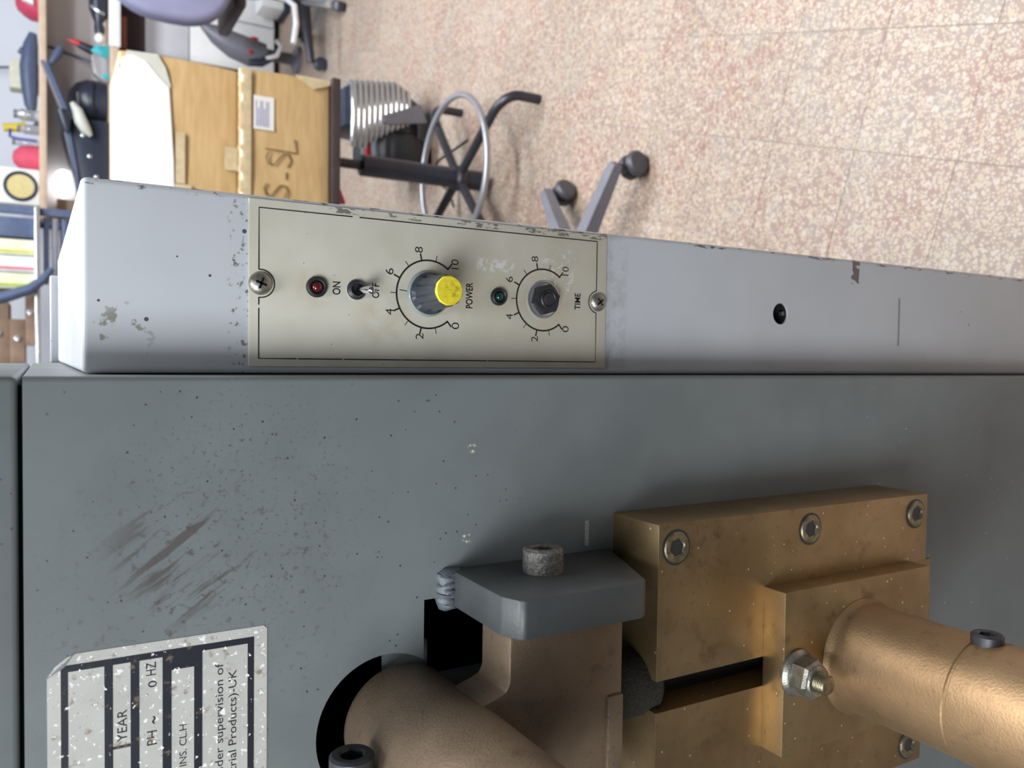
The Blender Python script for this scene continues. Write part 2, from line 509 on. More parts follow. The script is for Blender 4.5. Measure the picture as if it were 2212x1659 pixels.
def ribbon(mb, pts, w, y, th=0.08, closed=False):
    """flat printed line (mm) along pts=(x,z) facing -Y"""
    n = len(pts)
    L, Rr = [], []
    for i in range(n):
        a = Vector(pts[max(i - 1, 0)]) if not closed else Vector(pts[i - 1])
        b = Vector(pts[min(i + 1, n - 1)]) if not closed else Vector(pts[(i + 1) % n])
        d = (b - a).normalized(); nn = Vector((-d.y, d.x)) * (w / 2)
        p = Vector(pts[i])
        L.append(p + nn); Rr.append(p - nn)
    for i in range(n - 1 if not closed else n):
        j = (i + 1) % n
        quad = [L[i], L[j], Rr[j], Rr[i]]
        A = [mb.bm.verts.new(mk(q.x, y, q.y)) for q in quad]
        B = [mb.bm.verts.new(mk(q.x, y - th, q.y)) for q in quad]
        mb.bm.faces.new(A); mb.bm.faces.new(B[::-1])
        for k in range(4):
            mb.bm.faces.new((A[k], B[k], B[(k + 1) % 4], A[(k + 1) % 4]))
    return mb
def socket_head(mb, o, axis, r, h, hexr, depth, cham=0.12, seg=36):
    """socket cap screw head: knurl-free cylinder with a hexagonal recess"""
    a = Vector(axis).normalized(); u = a.orthogonal().normalized(); w = a.cross(u); o = Vector(o)
    def ring(rad, hh, hexa=False):
        out = []
        for k in range(seg):
            t = 2 * PI * k / seg
            q = rad
            if hexa:
                t6 = (t % (PI / 3)) - PI / 6
                q = rad * math.cos(PI / 6) / math.cos(t6)
            out.append(mb.bm.verts.new(o + a * hh + (u * math.cos(t) + w * math.sin(t)) * q))
        return out
    c = r * cham
    rg = [ring(r, 0), ring(r, h - c), ring(r - c, h), ring(hexr * 1.12, h), ring(hexr, h - depth * 0.15, True), ring(hexr, h - depth, True)]
    for A, B in zip(rg[:-1], rg[1:]):
        for k in range(seg):
            mb.bm.faces.new((A[k], A[(k + 1) % seg], B[(k + 1) % seg], B[k]))
    mb.bm.faces.new(rg[0]); 
    top = mb.bm.verts.new(o + a * (h - depth * 1.25))
    for k in range(seg):
        mb.bm.faces.new((rg[-1][k], rg[-1][(k + 1) % seg], top))
    return mb

# ------------------------------------------------------------------ setting: floor and wall
fl = obj('floor', MB().box(-1.5, 4.0, -1.2, 5.2, -0.06, -0.0009), M_GROUT)
tag(fl, 'floor of square pink and cream terrazzo tiles with grey joints', kind='structure')
du = Vector((0.287, 0.958, 0)).normalized(); dn = Vector((du.y, -du.x, 0))
ta, tn = 0.1885, 0.1945
tm = MB().box(-tn / 2 + .0007, tn / 2 - .0007, -ta / 2 + .0004, ta / 2 - .0004, -0.012, 0.0, 0.0004, 1)
tmesh = bpy.data.meshes.new('tile'); tm.bm.to_mesh(tmesh); tm.bm.free(); tmesh.materials.append(M_TILE)
rz = math.atan2(dn.y, dn.x)
tiles, rest = [], []
for i in range(-14, 24):
    for k in range(-16, 34):
        p = dn * (tn * (i + 0.5)) + du * (0.4145 + ta * (k + 0.5))
        if not (-0.9 < p.y < 4.85 and -0.9 < p.x < 3.2):
            continue
        # the wedge of floor the photograph looks at, nearest first
        seen = -0.05 < p.y and 0.165 * p.y - 0.04 < p.x < 0.52 + 0.36 * p.y
        (tiles if seen else rest).append(p)
tiles.sort(key=lambda p: p.y); rest.sort(key=lambda p: (p - Vector((0.6, 1.2, 0))).length)
more = max(0, 300 - len(tiles))
tiles, rest = (tiles + rest[:more])[:300], tiles[300:] + rest[more:]
for p in tiles:
    o = bpy.data.objects.new('tile', tmesh); C.objects.link(o)
    o.parent = fl; o.location = p + Vector((0, 0, random.uniform(-.0003, .0003))) - WLOC['floor']
    o.rotation_euler = (random.uniform(-.001, .001), random.uniform(-.001, .001), rz)
tf = MB()
for p in rest:
    q = MB().box(-tn / 2 + .0007, tn / 2 - .0007, -ta / 2 + .0004, ta / 2 - .0004, -0.012, 0.0)
    q.xform(Matrix.Translation(p) @ Matrix.Rotation(rz, 4, 'Z'))
    me_ = bpy.data.meshes.new('t'); q.bm.to_mesh(me_); q.bm.free(); tf.bm.from_mesh(me_); bpy.data.meshes.remove(me_)
tag(obj('tile_field', tf, M_TILE, fl), None, kind='stuff')

wb = obj('wall_back', MB().box(-0.8, 3.4, 4.95, 5.1, 0.0, 2.6), M_WALL)
tag(wb, 'pale bluish white workshop wall at the back', kind='structure')

# ------------------------------------------------------------------ the spot welding machine
W = thing('spot_welder', 'grey spot welding machine with side control box and brass electrode holders', 'machine', (-0.2, 0.2, 0.0))

# main housing: shell, front panel with keyhole cut-out, hood above
XR = -11.0
sh = MB()
sh.mm(-420, XR, 400, 404, -1190, 7.5)
sh.mm(-420, -416, 5, 400, -1190, 7.5)
sh.mm(XR - 3, XR, 5, 400, -1190, 7.5, 0.6, 1)
sh.mm(-416, XR - 3, 5, 400, 4, 7.5)
sh.mm(-416, XR - 3, 5, 400, -1190, -1186)
obj('housing_shell', sh, M_PANEL, W)
fp = MB()
fp.mm(-420, XR, 0, 5, -1190, 7.5)
es = [e for e in fp.bm.edges if all(abs(v.co.x - XR / 1000) < 1e-6 and abs(v.co.y) < 1e-6 for v in e.verts)]
bmesh.ops.bevel(fp.bm, geom=es, offset=0.0028, segments=4, affect='EDGES', profile=0.5)
hole = [(-197 + 39 * math.cos(math.radians(a)), -157 + 38 * math.sin(math.radians(a))) for a in range(-30, 331, 6)]
kc = MB()
kc.prism([(x / 1000, ZC + z / 1000) for x, z in hole[:-1]], 1, -0.01, 0.02)
fp = cut(fp, kc)
kc = MB(); kc.mm(-175, -132, -10, 20, -262, -178)
fp = cut(fp, kc)
obj('front_panel', fp, M_PANEL, W, 25)
hd = MB(); hd.mm(-420, XR, 0, 402, 9.3, 130)
hd.bevel(0.0028, 3)
obj('hood', hd, M_PANEL, W, 30)
obj('hood_gap', MB().mm(-412, XR - 4, 6, 396, 7.3, 9.5), M_DARK, W)

# control box on the right-hand side
cb = MB(); cb.mm(XR + 0.6, 81.5, 30, 430, -1000, -15.5)
for v in cb.bm.verts:
    if v.co.y > 0.4 and v.co.z > ZC - 0.02: v.co.z += 0.0035
bmesh.ops.recalc_face_normals(cb.bm, faces=cb.bm.faces)
bmesh.ops.bevel(cb.bm, geom=list(cb.bm.edges), offset=0.0032, segments=4, affect='EDGES', profile=0.5)
hc = MB().lathe([(0.0080, -0.03), (0.0080, 0.05)], mk(35, 30, -480.5), (0, 1, 0), 40)
CB = obj('control_box', cut(cb, hc), M_BOX, W, 30)
tag(CB, 'light grey sheet metal control box')
obj('hole_liner', MB().lathe([(0.0079, 0.0015), (0.0079, 0.046), (0, 0.046)], mk(35, 30, -480.5), (0, 1, 0), 40, closed=False), M_DARK, CB)
obj('hole_tab', MB().mm(34.3, 37, 33, 36, -488.6, -485.5), M_STEEL, CB)
obj('rear_lip', MB().mm(XR + .5, 66, 424, 428, -14, -5.8, 1.4, 3), M_BOX, CB)
obj('side_clip', MB().mm(80.5, 84.5, 48, 70, -722, -690, 1, 2), M_BLACKSTEEL, CB)

# control plate
PL = obj('control_plate', MB().mm(-6.8, 79.2, 28.5, 30.1, -317.2, -91.4, 0.5, 2), M_PLATE, W)
tag(PL, 'beige instrument plate with two dials, a switch and two indicator lights')
YP = 28.48
def arcpts(cx, cz, r, a0, a1, n):
    return [(cx + r * math.cos(math.radians(a0 + (a1 - a0) * i / n)), cz + r * math.sin(math.radians(a0 + (a1 - a0) * i / n))) for i in range(n + 1)]
SX, S1Z, S2Z = 36.0, -97.2, -310.6
x0, x1, z0, z1 = -2.6, 74.8, -309.3, -96.4
fr = MB()
a = math.degrees(math.asin((z1 - S1Z) / 7.2))
ribbon(fr, [(x1, -146), (x1, z1), (SX + 7.1, z1)], 0.62, YP)
ribbon(fr, [(x1, z0), (x1, -150)], 0.62, YP)
ribbon(fr, arcpts(SX, S1Z, 7.2, a, -180 - a, 24), 0.62, YP)
ribbon(fr, [(SX - 7.1, z1), (SX - 11, z1)], 0.62, YP)
ribbon(fr, [(SX - 12.6, z1), (x0, z1), (x0, -116)], 0.62, YP)
ribbon(fr, [(x0, -116.7), (x0, -141)], 0.62, YP)
ribbon(fr, [(x0, -141.8), (x0, -175)], 0.62, YP)
ribbon(fr, [(x0, -175.6), (x0, -230)], 0.62, YP)
ribbon(fr, [(x0, -230.5), (x0, z0), (SX - 7.1, z0)], 0.62, YP)
b = math.degrees(math.asin((z0 - S2Z) / 7.2))
ribbon(fr, arcpts(SX, S2Z, 7.2, 180 - b, b, 24), 0.62, YP)
ribbon(fr, [(SX + 7.1, z0), (x1, z0)], 0.62, YP)
obj('border_line', fr, M_INK, PL)
def dial(cx, cz, r, name):
    m = MB()
    ribbon(m, arcpts(cx, cz, r, 219, -39, 60), 0.95, YP)
    for k in range(11):
        an = math.radians(219 - 25.8 * k)
        major = k % 2 == 0
        l0 = r + (0.4 if k not in (0, 10) else -0.45)
        l1 = r + (4.0 if major else 3.6)
        ribbon(m, [(cx + l0 * math.cos(an), cz + l0 * math.sin(an)), (cx + l1 * math.cos(an), cz + l1 * math.sin(an))], 0.85 if major else 0.38, YP)
    obj('dial_scale', m, M_INK, PL)
PXc, PZc, TXc, TZc = 35.0, -191.3, 35.4, -268.8
dial(PXc, PZc, 19.4, 'power'); dial(TXc, TZc, 19.0, 'time')
for body, x, z in (('0', 17.6, -208.7), ('2', 11.0, -186.1), ('4', 24.2, -167.8), ('6', 46.7, -167.6), ('8', 60.0, -185.2), ('10', 53.3, -208.0),
                   ('0', 17.9, -285.8), ('2', 11.2, -263.0), ('4', 24.3, -245.0), ('6', 46.8, -244.6), ('8', 60.3, -262.5), ('10', 54.3, -285.2)):
    lettering('numeral', body, x, z, 5.6 if body == '10' else (3.4 if body != '0' else 3.9), 4.7, YP, M_INK, PL, -0.006)
lettering('lettering', 'ON', 35.7, -137.4, 7.0, 4.4, YP, M_INK, PL, 0.012)
lettering('lettering', 'OFF', 35.5, -159.6, 8.2, 4.2, YP, M_INK, PL, 0.012)
lettering('lettering', 'POWER', 35.7, -217.6, 15.0, 4.6, YP, M_INK, PL, 0.018)
lettering('lettering', 'TIME', 35.7, -294.7, 10.4, 4.4, YP, M_INK, PL, 0.018)
# screws holding the plate
for z, tw in ((S1Z, 0.35), (S2Z, 0.9)):
    o = mk(SX, 28.5, z)
    dm = MB().lathe([(0.0060, 0), (0.0059, 0.0007), (0.0052, 0.0019), (0.0038, 0.0028), (0.0018, 0.0033), (0, 0.0034)], o, (0, -1, 0), 40)
    for q in (0, PI / 2):
        cr = MB().box(-.0029, .0029, -.0012, .004, -.00065, .00065)
        cr.xform(Matrix.Translation(Vector(o) + Vector((0, -0.0034, 0))) @ Matrix.Rotation(tw + q, 4, 'Y'))
        dm = cut(dm, cr)
    obj('plate_screw', dm, M_STEEL, PL, 40)
    cr = MB()
    for q in (0, PI / 2):
        s_ = MB().box(-.0026, .0026, -.0003, .0003, -.0006, .0006)
        s_.xform(Matrix.Translation(Vector(o) + Vector((0, -0.0019, 0))) @ Matrix.Rotation(tw + q, 4, 'Y'))
        me_ = bpy.data.meshes.new('t'); s_.bm.to_mesh(me_); s_.bm.free(); cr.bm.from_mesh(me_); bpy.data.meshes.remove(me_)
    obj('cross_recess', cr, M_DARK, PL)
# indicator lights
for x, z, r, lens, nm in ((35.7, -126.4, 5.6, M_REDLED, 'red'), (35.9, -237.1, 5.3, M_GRNLED, 'green')):
    o = mk(x, 28.5, z)
    q = r / 1000
    tag(obj('indicator_bezel', MB().lathe([(q, 0), (q, 0.0012), (q * .93, 0.0022), (q * .78, 0.0025), (q * .62, 0.0020), (q * .56, 0.0004)], o, (0, -1, 0), 40, closed=False), M_RUBBER, PL, 50), 'black bezel of the %s indicator light' % nm)
    tag(obj('indicator_lens', MB().lathe([(q * .56, 0.0002), (q * .54, 0.0014), (q * .44, 0.0026), (q * .25, 0.0033), (0, 0.0036)], o, (0, -1, 0), 32), lens, PL, 60), 'dark %s indicator lens' % nm)
# toggle switch
o = mk(35.5, 28.5, -148.6)
obj('switch_bushing', MB().lathe([(0.0050, 0), (0.0050, 0.0008), (0.0044, 0.0012), (0.0044, 0.0026), (0.0040, 0.0028), (0.0035, 0.0026), (0.0035, 0.0002), (0, 0.0002)], o, (0, -1, 0), 36, closed=False), M_BLACKSTEEL, PL, 40)
obj('switch_nut', MB().lathe([(0.0056, 0.0), (0.0056, 0.0005), (0.0049, 0.0006)], o, (0, -1, 0), 36, closed=False), M_CHROME, PL, 40)
obj('switch_lever', MB().tube([mk(35.5, 27, -149.2), mk(35.2, 23.5, -150.8), mk(34.8, 18.5, -153.2), mk(34.7, 16.6, -154.1), mk(34.6, 15.9, -154.4)], [0.0016, 0.0018, 0.0023, 0.0022, 0.0012], 20), M_CHROME, PL, 60)
# power knob
o = mk(PXc + .4, 28.5, PZc)
obj('knob_skirt', MB().lathe([(0.0132, 0.0002), (0.0130, 0.0012), (0.0118, 0.0024), (0.011, 0.003)], o, (0, -1, 0), 64), M_SKIRT, PL, 40)
def flute(k, r, h):
    return (1.0, 1.0, 0.99, 0.93, 0.915, 0.93, 0.99, 1.0)[k % 8]
obj('knob', MB().lathe([(0.0121, 0.0018), (0.0119, 0.0036), (0.0106, 0.0052), (0.0098, 0.0090), (0.0092, 0.0180), (0.0086, 0.0268), (0.0082, 0.0272)], o, (0, -1, 0), 80, lambda k, r, h: flute(k, r, h) if h > 0.005 else 1.0), M_KNOB, PL, 32)
obj('knob_cap', MB().lathe([(0.0081, 0.0268), (0.0080, 0.0279), (0.0075, 0.0284), (0.0, 0.0286)], o, (0, -1, 0), 64), M_YELLOW, PL, 40)
obj('knob_pointer', ribbon(MB(), [(PXc + 1.2, PZc + 12.9), (PXc + 1.8, PZc + 17.6)], 0.45, YP), M_KNOB, PL)
# bare time potentiometer: washer, hex nut and cut shaft
o = mk(TXc + .2, 28.5, TZc - .4)
obj('washer', MB().lathe([(0.0118, 0.0), (0.0118, 0.0006), (0.0112, 0.0008), (0.0102, 0.0005), (0.009, 0.0008), (0.005, 0.0008)], o, (0, -1, 0), 48), M_SILVER, PL, 30)
obj('hex_nut', MB().lathe([(0.0098, 0.0008), (0.0098, 0.0042), (0.0092, 0.0050), (0.0052, 0.0050), (0.0050, 0.003)], o, (0, -1, 0), 6, closed=False), M_NUTBLK, PL, 20)
obj('potentiometer_shaft', MB().lathe([(0.0054, 0.001), (0.0054, 0.0058), (0.0048, 0.0064), (0.0040, 0.0058), (0.0036, 0.0068), (0.0018, 0.0064), (0.0, 0.0070)], o, (0, -1, 0), 32), M_BLACKSTEEL, PL, 30)

# rating label, half out of the frame
LB = MB()
lab = [(-300, -0.9), (-141.5, -0.9), (-137, -4.2), (-133.8, -8.6), (-132.6, -12), (-132.6, -92.8), (-134.2, -94.4), (-300, -94.4)]
LB.prism([(x / 1000, ZC + z / 1000) for x, z in lab], 1, 0.0, -0.00025)
LBO = obj('rating_label', LB, M_LABEL, W)
tag(LBO, 'scratched silver rating label with black print')
pk = MB(); pk.prism([(-141.5 / 1000, ZC - .0009), (-132.4 / 1000, ZC - .0112), (-137.5 / 1000, ZC - .0075)], 1, -0.0004, -0.0014)
obj('peeled_corner', pk, M_SILVER, LBO)
gr = MB()
nbar = [0]
def bar(xa, xb, za, zb):
    nbar[0] += 1
    gr.mm(xa, xb, -0.30 - 0.015 * nbar[0], -0.2, za, zb)
bar(-300, -137.3, -8.9, -6.1); bar(-300, -137.3, -88.2, -85.2); bar(-140.3, -137.3, -88.2, -6.1)
bar(-300, -137.3, -26.5, -23.1); bar(-300, -137.3, -37.3, -33.7); bar(-300, -137.3, -50.9, -47.1); bar(-300, -137.3, -64.4, -60.8)
bar(-147, -137.3, -64.4, -47.1); bar(-178.8, -177.6, -33.7, -26.5)
obj('printed_grid', gr, M_LABELINK, LBO)
lettering('lettering', 'YEAR', -168.7, -30.2, 14.4, 4.0, -0.25, M_LABELINK, LBO)
lettering('lettering', 'PH', -177.0, -42.6, 6.6, 4.2, -0.25, M_LABELINK, LBO)
lettering('lettering', '~', -168.8, -43.4, 3.4, 1.6, -0.25, M_LABELINK, LBO)
lettering('lettering', '0', -152.0, -42.8, 3.0, 3.6, -0.25, M_LABELINK, LBO)
lettering('lettering', 'HZ', -144.9, -42.2, 6.0, 4.2, -0.25, M_LABELINK, LBO)
lettering('lettering', 'INS. CL.H', -183.5, -55.9, 19.8, 3.2, -0.25, M_LABELINK, LBO)
lettering('lettering', 'under supervision of', -176.0, -72.6, 56.5, 4.9, -0.25, M_LABELINK, LBO)
lettering('lettering', '(Industrial Products)-UK', -184.5, -78.7, 65.0, 4.9, -0.25, M_LABELINK, LBO)

obj('inner_plate', MB().mm(-176, -157, 9, 11, -184, -158), M_PANEL, W)

# steel bracket welded to the panel
BK = MB()
prof = [(0.5, -193), (-58, -193), (-68, -197.5), (-70, -200), (-69.5, -272), (-66, -276.5), (0.5, -302)]
BK.prism([(y / 1000, ZC + z / 1000) for y, z in prof], 0, -0.1365, -0.1168)
BK.bevel(0.0012, 2, 15)
BKO = obj('steel_bracket', BK, M_BRACKET, W, 30)
wd = MB()
wp, wr = [], []
for k in range(22):
    t_ = k / 21
    wp.append(mk(-139 + 23 * t_, -0.5, -191.5 + 0.35 * math.sin(k * 1.3)))
    wr.append(0.0062 + 0.0006 * math.sin(k * 2.4) + 0.0004 * math.sin(k * 4.1))
wr[0] = 0.002; wr[1] = 0.0045; wr[-1] = 0.002; wr[-2] = 0.0048
wd.tube(wp, wr, 18)
obj('weld_bead', wd, M_WELD, BKO, 80)
obj('bracket_bolt', socket_head(MB(), mk(-117, -27, -236.5), (1, 0, 0), 0.0112, 0.0135, 0.0062, 0.007), M_PITTED, BKO, 35)

# bronze upper arm casting that comes out of the panel
CA = MB()
CA.lathe([(0.0300, 0.0), (0.0320, 0.004), (0.0325, 0.032), (0.0335, 0.060), (0.0345, 0.170)], mk(-198, 8, -167), (0, -1, 0.0), 72)
CAO = obj('upper_arm_casting', CA, M_CAST, W, 40)
LG = MB()
lug = [(-137.2, -197.5), (-160, -197.5), (-164, -195.5), (-166.2, -190), (-168.5, -182), (-200, -165), (-262, -180), (-262, -266.5), (-137.2, -266.5)]
LG.prism([(x / 1000, ZC + z / 1000) for x, z in lug], 1, -0.030, -0.060)
LG.bevel(0.0011, 2, 15)
obj('casting_lug', LG, M_CAST, CAO, 30)
RB = MB(); RB.mm(-262, -178, -61.6, -59, -266.5, -256.5, 0.8, 2)
obj('casting_rib', RB, M_CAST, CAO)
BS = MB(); BS.mm(-262, -199.5, -60, -28, -139, -108, 4, 3)
obj('clamp_boss', BS, M_BRONZE, CAO, 40)
obj('clamp_bolt', socket_head(MB(), mk(-200, -45, -122.5), (1, 0.0, 0), 0.0104, 0.0165, 0.0056, 0.008), M_BLACKSTEEL, CAO, 35)
obj('insulating_sleeve', MB().lathe([(0.018, 0), (0.0195, 0.003), (0.0195, 0.040), (0.016, 0.044)], mk(-193, -21, -272), (0, 0, -1), 40), M_ROUGHCAST, CAO, 40)

# brass base block with slot
BL = MB(); BL.mm(-290, -95, -43.2, 0.2, -555.5, -304.3)
BL = cut(BL, MB().mm(-204.2, -186, -60, 20, -500, -280))
BL.bevel(0.0006, 2, 30)
BLO = obj('brass_block', BL, M_BRASS, W, 30)
tag(BLO, 'slotted brass base block')
obj('slot_shade_bar', MB().mm(-204, -186.2, -22, 3, -499, -309), M_DARK, BLO)  # dark bar added to stand in for the shade inside the slot
for x, z in ((-109, -317.3), (-109, -431), (-108.5, -545.5 + 4), (-276.3, -540.5)):
    obj('screw_seat', MB().lathe([(0.0105, 0.0), (0.0105, 0.00025), (0.009, 0.0003)], mk(x, -43.2, z), (0, -1, 0), 36), M_BLACKSTEEL, BLO)
    obj('socket_screw', socket_head(MB(), mk(x, -43.2, z), (0, -1, 0), 0.0093, 0.0014, 0.0052, 0.0055, 0.08), M_STEEL_DK, BLO, 35)

# clamp plate, stud and the big tube of the lower arm
CP = MB(); CP.mm(-243.4, -141.4, -60, -43.0, -534, -390.5, 0.6, 2)
CPO = obj('clamp_plate', CP, M_BRASS2, W, 30)
obj('clamp_tongue', MB().mm(-241, -143, -43.4, -22, -561, -500), M_BRASS2, CPO)
o = mk(-192, -60, -401.5)
obj('flange_nut', MB().lathe([(0.0145, 0), (0.0145, 0.0018), (0.0128, 0.0040), (0.0118, 0.0046)], o, (0, -1, 0), 48), M_STEEL, CPO, 35)
obj('nut_hexagon', MB().lathe([(0.0122, 0.0040), (0.0122, 0.0135), (0.0108, 0.0155), (0.0066, 0.0158)], o, (0, -1, 0), 6), M_STEEL, CPO, 20)
obj('nut_collar', MB().lathe([(0.0098, 0.012), (0.0095, 0.0164), (0.0086, 0.0172), (0.0066, 0.0168)], o, (0, -1, 0), 40), M_STEEL, CPO, 35)
thr = [(0.0056 + (0.0004 if k % 2 else 0), 0.014 + 0.0006 * k) for k in range(16)] + [(0.0052, 0.0240), (0, 0.0242)]
obj('stud', MB().lathe(thr, o, (0, -1, 0), 32), M_STEEL_DK, CPO, 25)
TB = MB().lathe([(0.0381, 0.0), (0.0381, 0.0010), (0.0362, 0.0030), (0.0352, 0.0060), (0.0352, 0.0765), (0.0345, 0.0772), (0.0345, 0.0786), (0.0356, 0.0794), (0.0356, 0.205)], mk(-192.5, -59.5, -463), (0, -1, 0), 96)
TBO = obj('lower_arm_tube', TB, M_BRONZE, W, 30)
tag(TBO, 'thick bronze tube of the lower arm')
obj('tube_screw', socket_head(MB(), mk(-158.5, -142, -461), (1, 0, 0), 0.0085, 0.0062, 0.0045, 0.004), M_BLACKSTEEL, TBO, 35)

# ------------------------------------------------------------------ swivel stool with boxes on it
sx, sy = 0.535, 1.823
ST = thing('swivel_stool', 'black swivel stool carrying the cardboard boxes, with grey foot ring', 'stool', (sx, sy, 0.0))
obj('seat', MB().box(0.355, 0.705, 1.645, 2.0, 0.535, 0.558, 0.004, 2), M_DKBROWN, ST)
obj('column', MB().lathe([(0.029, 0.034), (0.030, 0.04), (0.030, 0.418), (0.026, 0.42)], (sx, sy, 0), (0, 0, 1), 28), M_BLACK, ST)
obj('piston', MB().lathe([(0.0135, 0.40), (0.0135, 0.536)], (sx, sy, 0), (0, 0, 1), 20), M_TUBE, ST)
H = 0.113
for k, (ex, ey) in enumerate(((0.716, 1.548), (0.80, 2.035), (0.36, 2.10), (0.295, 1.585))):
    d = (Vector((ex, ey, 0)) - Vector((sx, sy, 0)))
    e = Vector((ex, ey, 0)); u = d.normalized()
    pts = [Vector((sx, sy, H)) + u * 0.02, Vector((sx, sy, H)) + u * (d.length * 0.55), Vector((sx, sy, H)) + d - u * 0.075]
    for q in range(1, 7):
        t_ = q / 6 * PI / 2
        pts.append(Vector((ex, ey, H - 0.05)) - u * 0.05 * (1 - math.sin(t_)) * 1.5 + Vector((0, 0, 0.05 * math.cos(t_))))
    pts.append(Vector((ex, ey, 0.0)))
    obj('leg', MB().tube(pts, 0.0135, 14), M_TUBE, ST, 50)
ring = [(sx + 0.02 + 0.222 * math.cos(t_), sy + 0.01 + 0.222 * math.sin(t_), 0.128) for t_ in [2 * PI * k / 64 for k in range(64)]]
obj('foot_ring', MB().tube(ring, 0.0095, 12, True), M_GREYTUBE, ST, 60)
obj('hub_plate', MB().lathe([(0.034, 0.096), (0.038, 0.104), (0.038, 0.122), (0.032, 0.13)], (sx, sy, 0), (0, 0, 1), 28), M_TUBE, ST)

def cardboard(name, label, x0, x1, y0, y1, z0, z1):
    t = thing(name, label, 'box', ((x0 + x1) / 2, (y0 + y1) / 2, z0))
    m = MB().box(x0, x1, y0, y1, z0, z1)
    bmesh.ops.subdivide_edges(m.bm, edges=list(m.bm.edges), cuts=5, use_grid_fill=True)
    for v in m.bm.verts:   # slightly crushed walls
        n_ = math.sin(v.co.x * 23) * math.sin(v.co.z * 31 + v.co.x * 9)
        if x0 + .01 < v.co.x < x1 - .01 and v.co.y < y0 + .001: v.co.y -= 0.006 * (0.5 + 0.5 * n_)
        if v.co.x > x1 - .001: v.co.x += 0.005 * math.sin((v.co.z - z0) / (z1 - z0) * PI)
    m.bevel(0.006, 2, 50)
    obj('carton', m, M_CARD, t, 50)
    return t
LOW = cardboard('cardboard_box', 'brown cardboard box with white sticker and handwriting, resting on the stool seat', 0.31, 0.692, 1.662, 1.98, 0.5585, 0.782)
UP = cardboard('cardboard_box', 'upper brown cardboard box with a white sheet taped on, stacked on another box', 0.31, 0.690, 1.685, 1.97, 0.7825, 1.046)
# tape along the upper front edge of the lower box
tp = MB()
prev = None
N = 40
for k in range(N + 1):
    x = 0.312 + (0.69 - 0.312) * k / N
    w = 0.0014 * math.sin(k * 2.3) + 0.001 * math.sin(k * 5.1)
    row = [(x, 1.654, 0.757), (x, 1.6525 + w, 0.772), (x, 1.6545 - w, 0.7825), (x, 1.664 + w, 0.7850 + w), (x, 1.676, 0.7835)]
    cur = [tp.bm.verts.new(p) for p in row]
    if prev:
        for a_, b_, c_, d_ in zip(prev[:-1], prev[1:], cur[1:], cur[:-1]): tp.bm.faces.new((a_, b_, c_, d_))
    prev = cur
obj('parcel_tape', tp, M_TAPE, LOW, 60)
ct = MB(); ct.prism([(0.697, 0.650), (0.690, 0.645), (0.668, 0.605), (0.684, 0.562), (0.697, 0.560)], 1, 1.6540, 1.6556)
obj('parcel_tape', ct, M_TAPE, LOW)
stc = obj('sticker', MB().box(0.549, 0.630, 1.6548, 1.6560, 0.702, 0.751, 0.0), M_PAPER, LOW)
sm = MB()
for k in range(7):
    sm.box(0.556, 0.556 + 0.062 - 0.018 * (k % 3 == 1), 1.6543, 1.6550, 0.7435 - 0.0048 * k, 0.7457 - 0.0048 * k)
obj('sticker_print', sm, simple('violet_print', srgb(150, 150, 190), 0.7), LOW)
hw = MB()   # marker pen writing S-SL
def stroke(pts):
    hw.tube([(x, 1.6556, z) for x, z in pts], 0.0015, 6)
def esses(cx, cz, w, h):
    return [(cx + w * .45, cz + h * .38), (cx + w * .1, cz + h * .5), (cx - w * .35, cz + h * .42), (cx - w * .42, cz + h * .2), (cx, cz + h * .02), (cx + w * .4, cz - h * .18), (cx + w * .42, cz - h * .4), (cx, cz - h * .5), (cx - w * .45, cz - h * .36)]
stroke(esses(0.404, 0.697, 0.034, 0.058)); stroke([(0.434, 0.672), (0.452, 0.671)])
stroke(esses(0.481, 0.690, 0.036, 0.062)); stroke([(0.504, 0.722), (0.502, 0.645), (0.536, 0.651)])
obj('handwriting', hw, simple('dark_marker', srgb(104, 84, 52), 0.7), LOW)
# white sheet and flap on the upper box
ws = MB(); ws.prism([(0.312, 1.0475), (0.63, 1.0475), (0.672, 1.041), (0.682, 1.018), (0.672, 0.99), (0.64, 0.962), (0.62, 0.940), (0.45, 0.930), (0.312, 0.928)], 1, 1.6765, 1.6785)
obj('white_sheet', ws, M_WHITE, UP)
wf = MB(); wf.prism([(0.62, 1.045), (0.69, 1.03), (0.693, 0.965), (0.667, 0.948), (0.622, 0.935)], 1, 1.6787, 1.6805)
obj('paper_flap', wf, M_OFFWHITE, UP)
for k, (xa, xb, za, zb) in enumerate(((0.40, 0.52, 0.905, 0.926), (0.33, 0.398, 0.89, 0.928), (0.445, 0.50, 0.785, 0.815))):
    obj('parcel_tape', MB().box(xa, xb, 1.6765, 1.678, za, zb), M_TAPE, UP)
obj('white_sheet', MB().box(0.312, 0.66, 1.677, 1.90, 1.0465, 1.048), M_WHITE, UP)

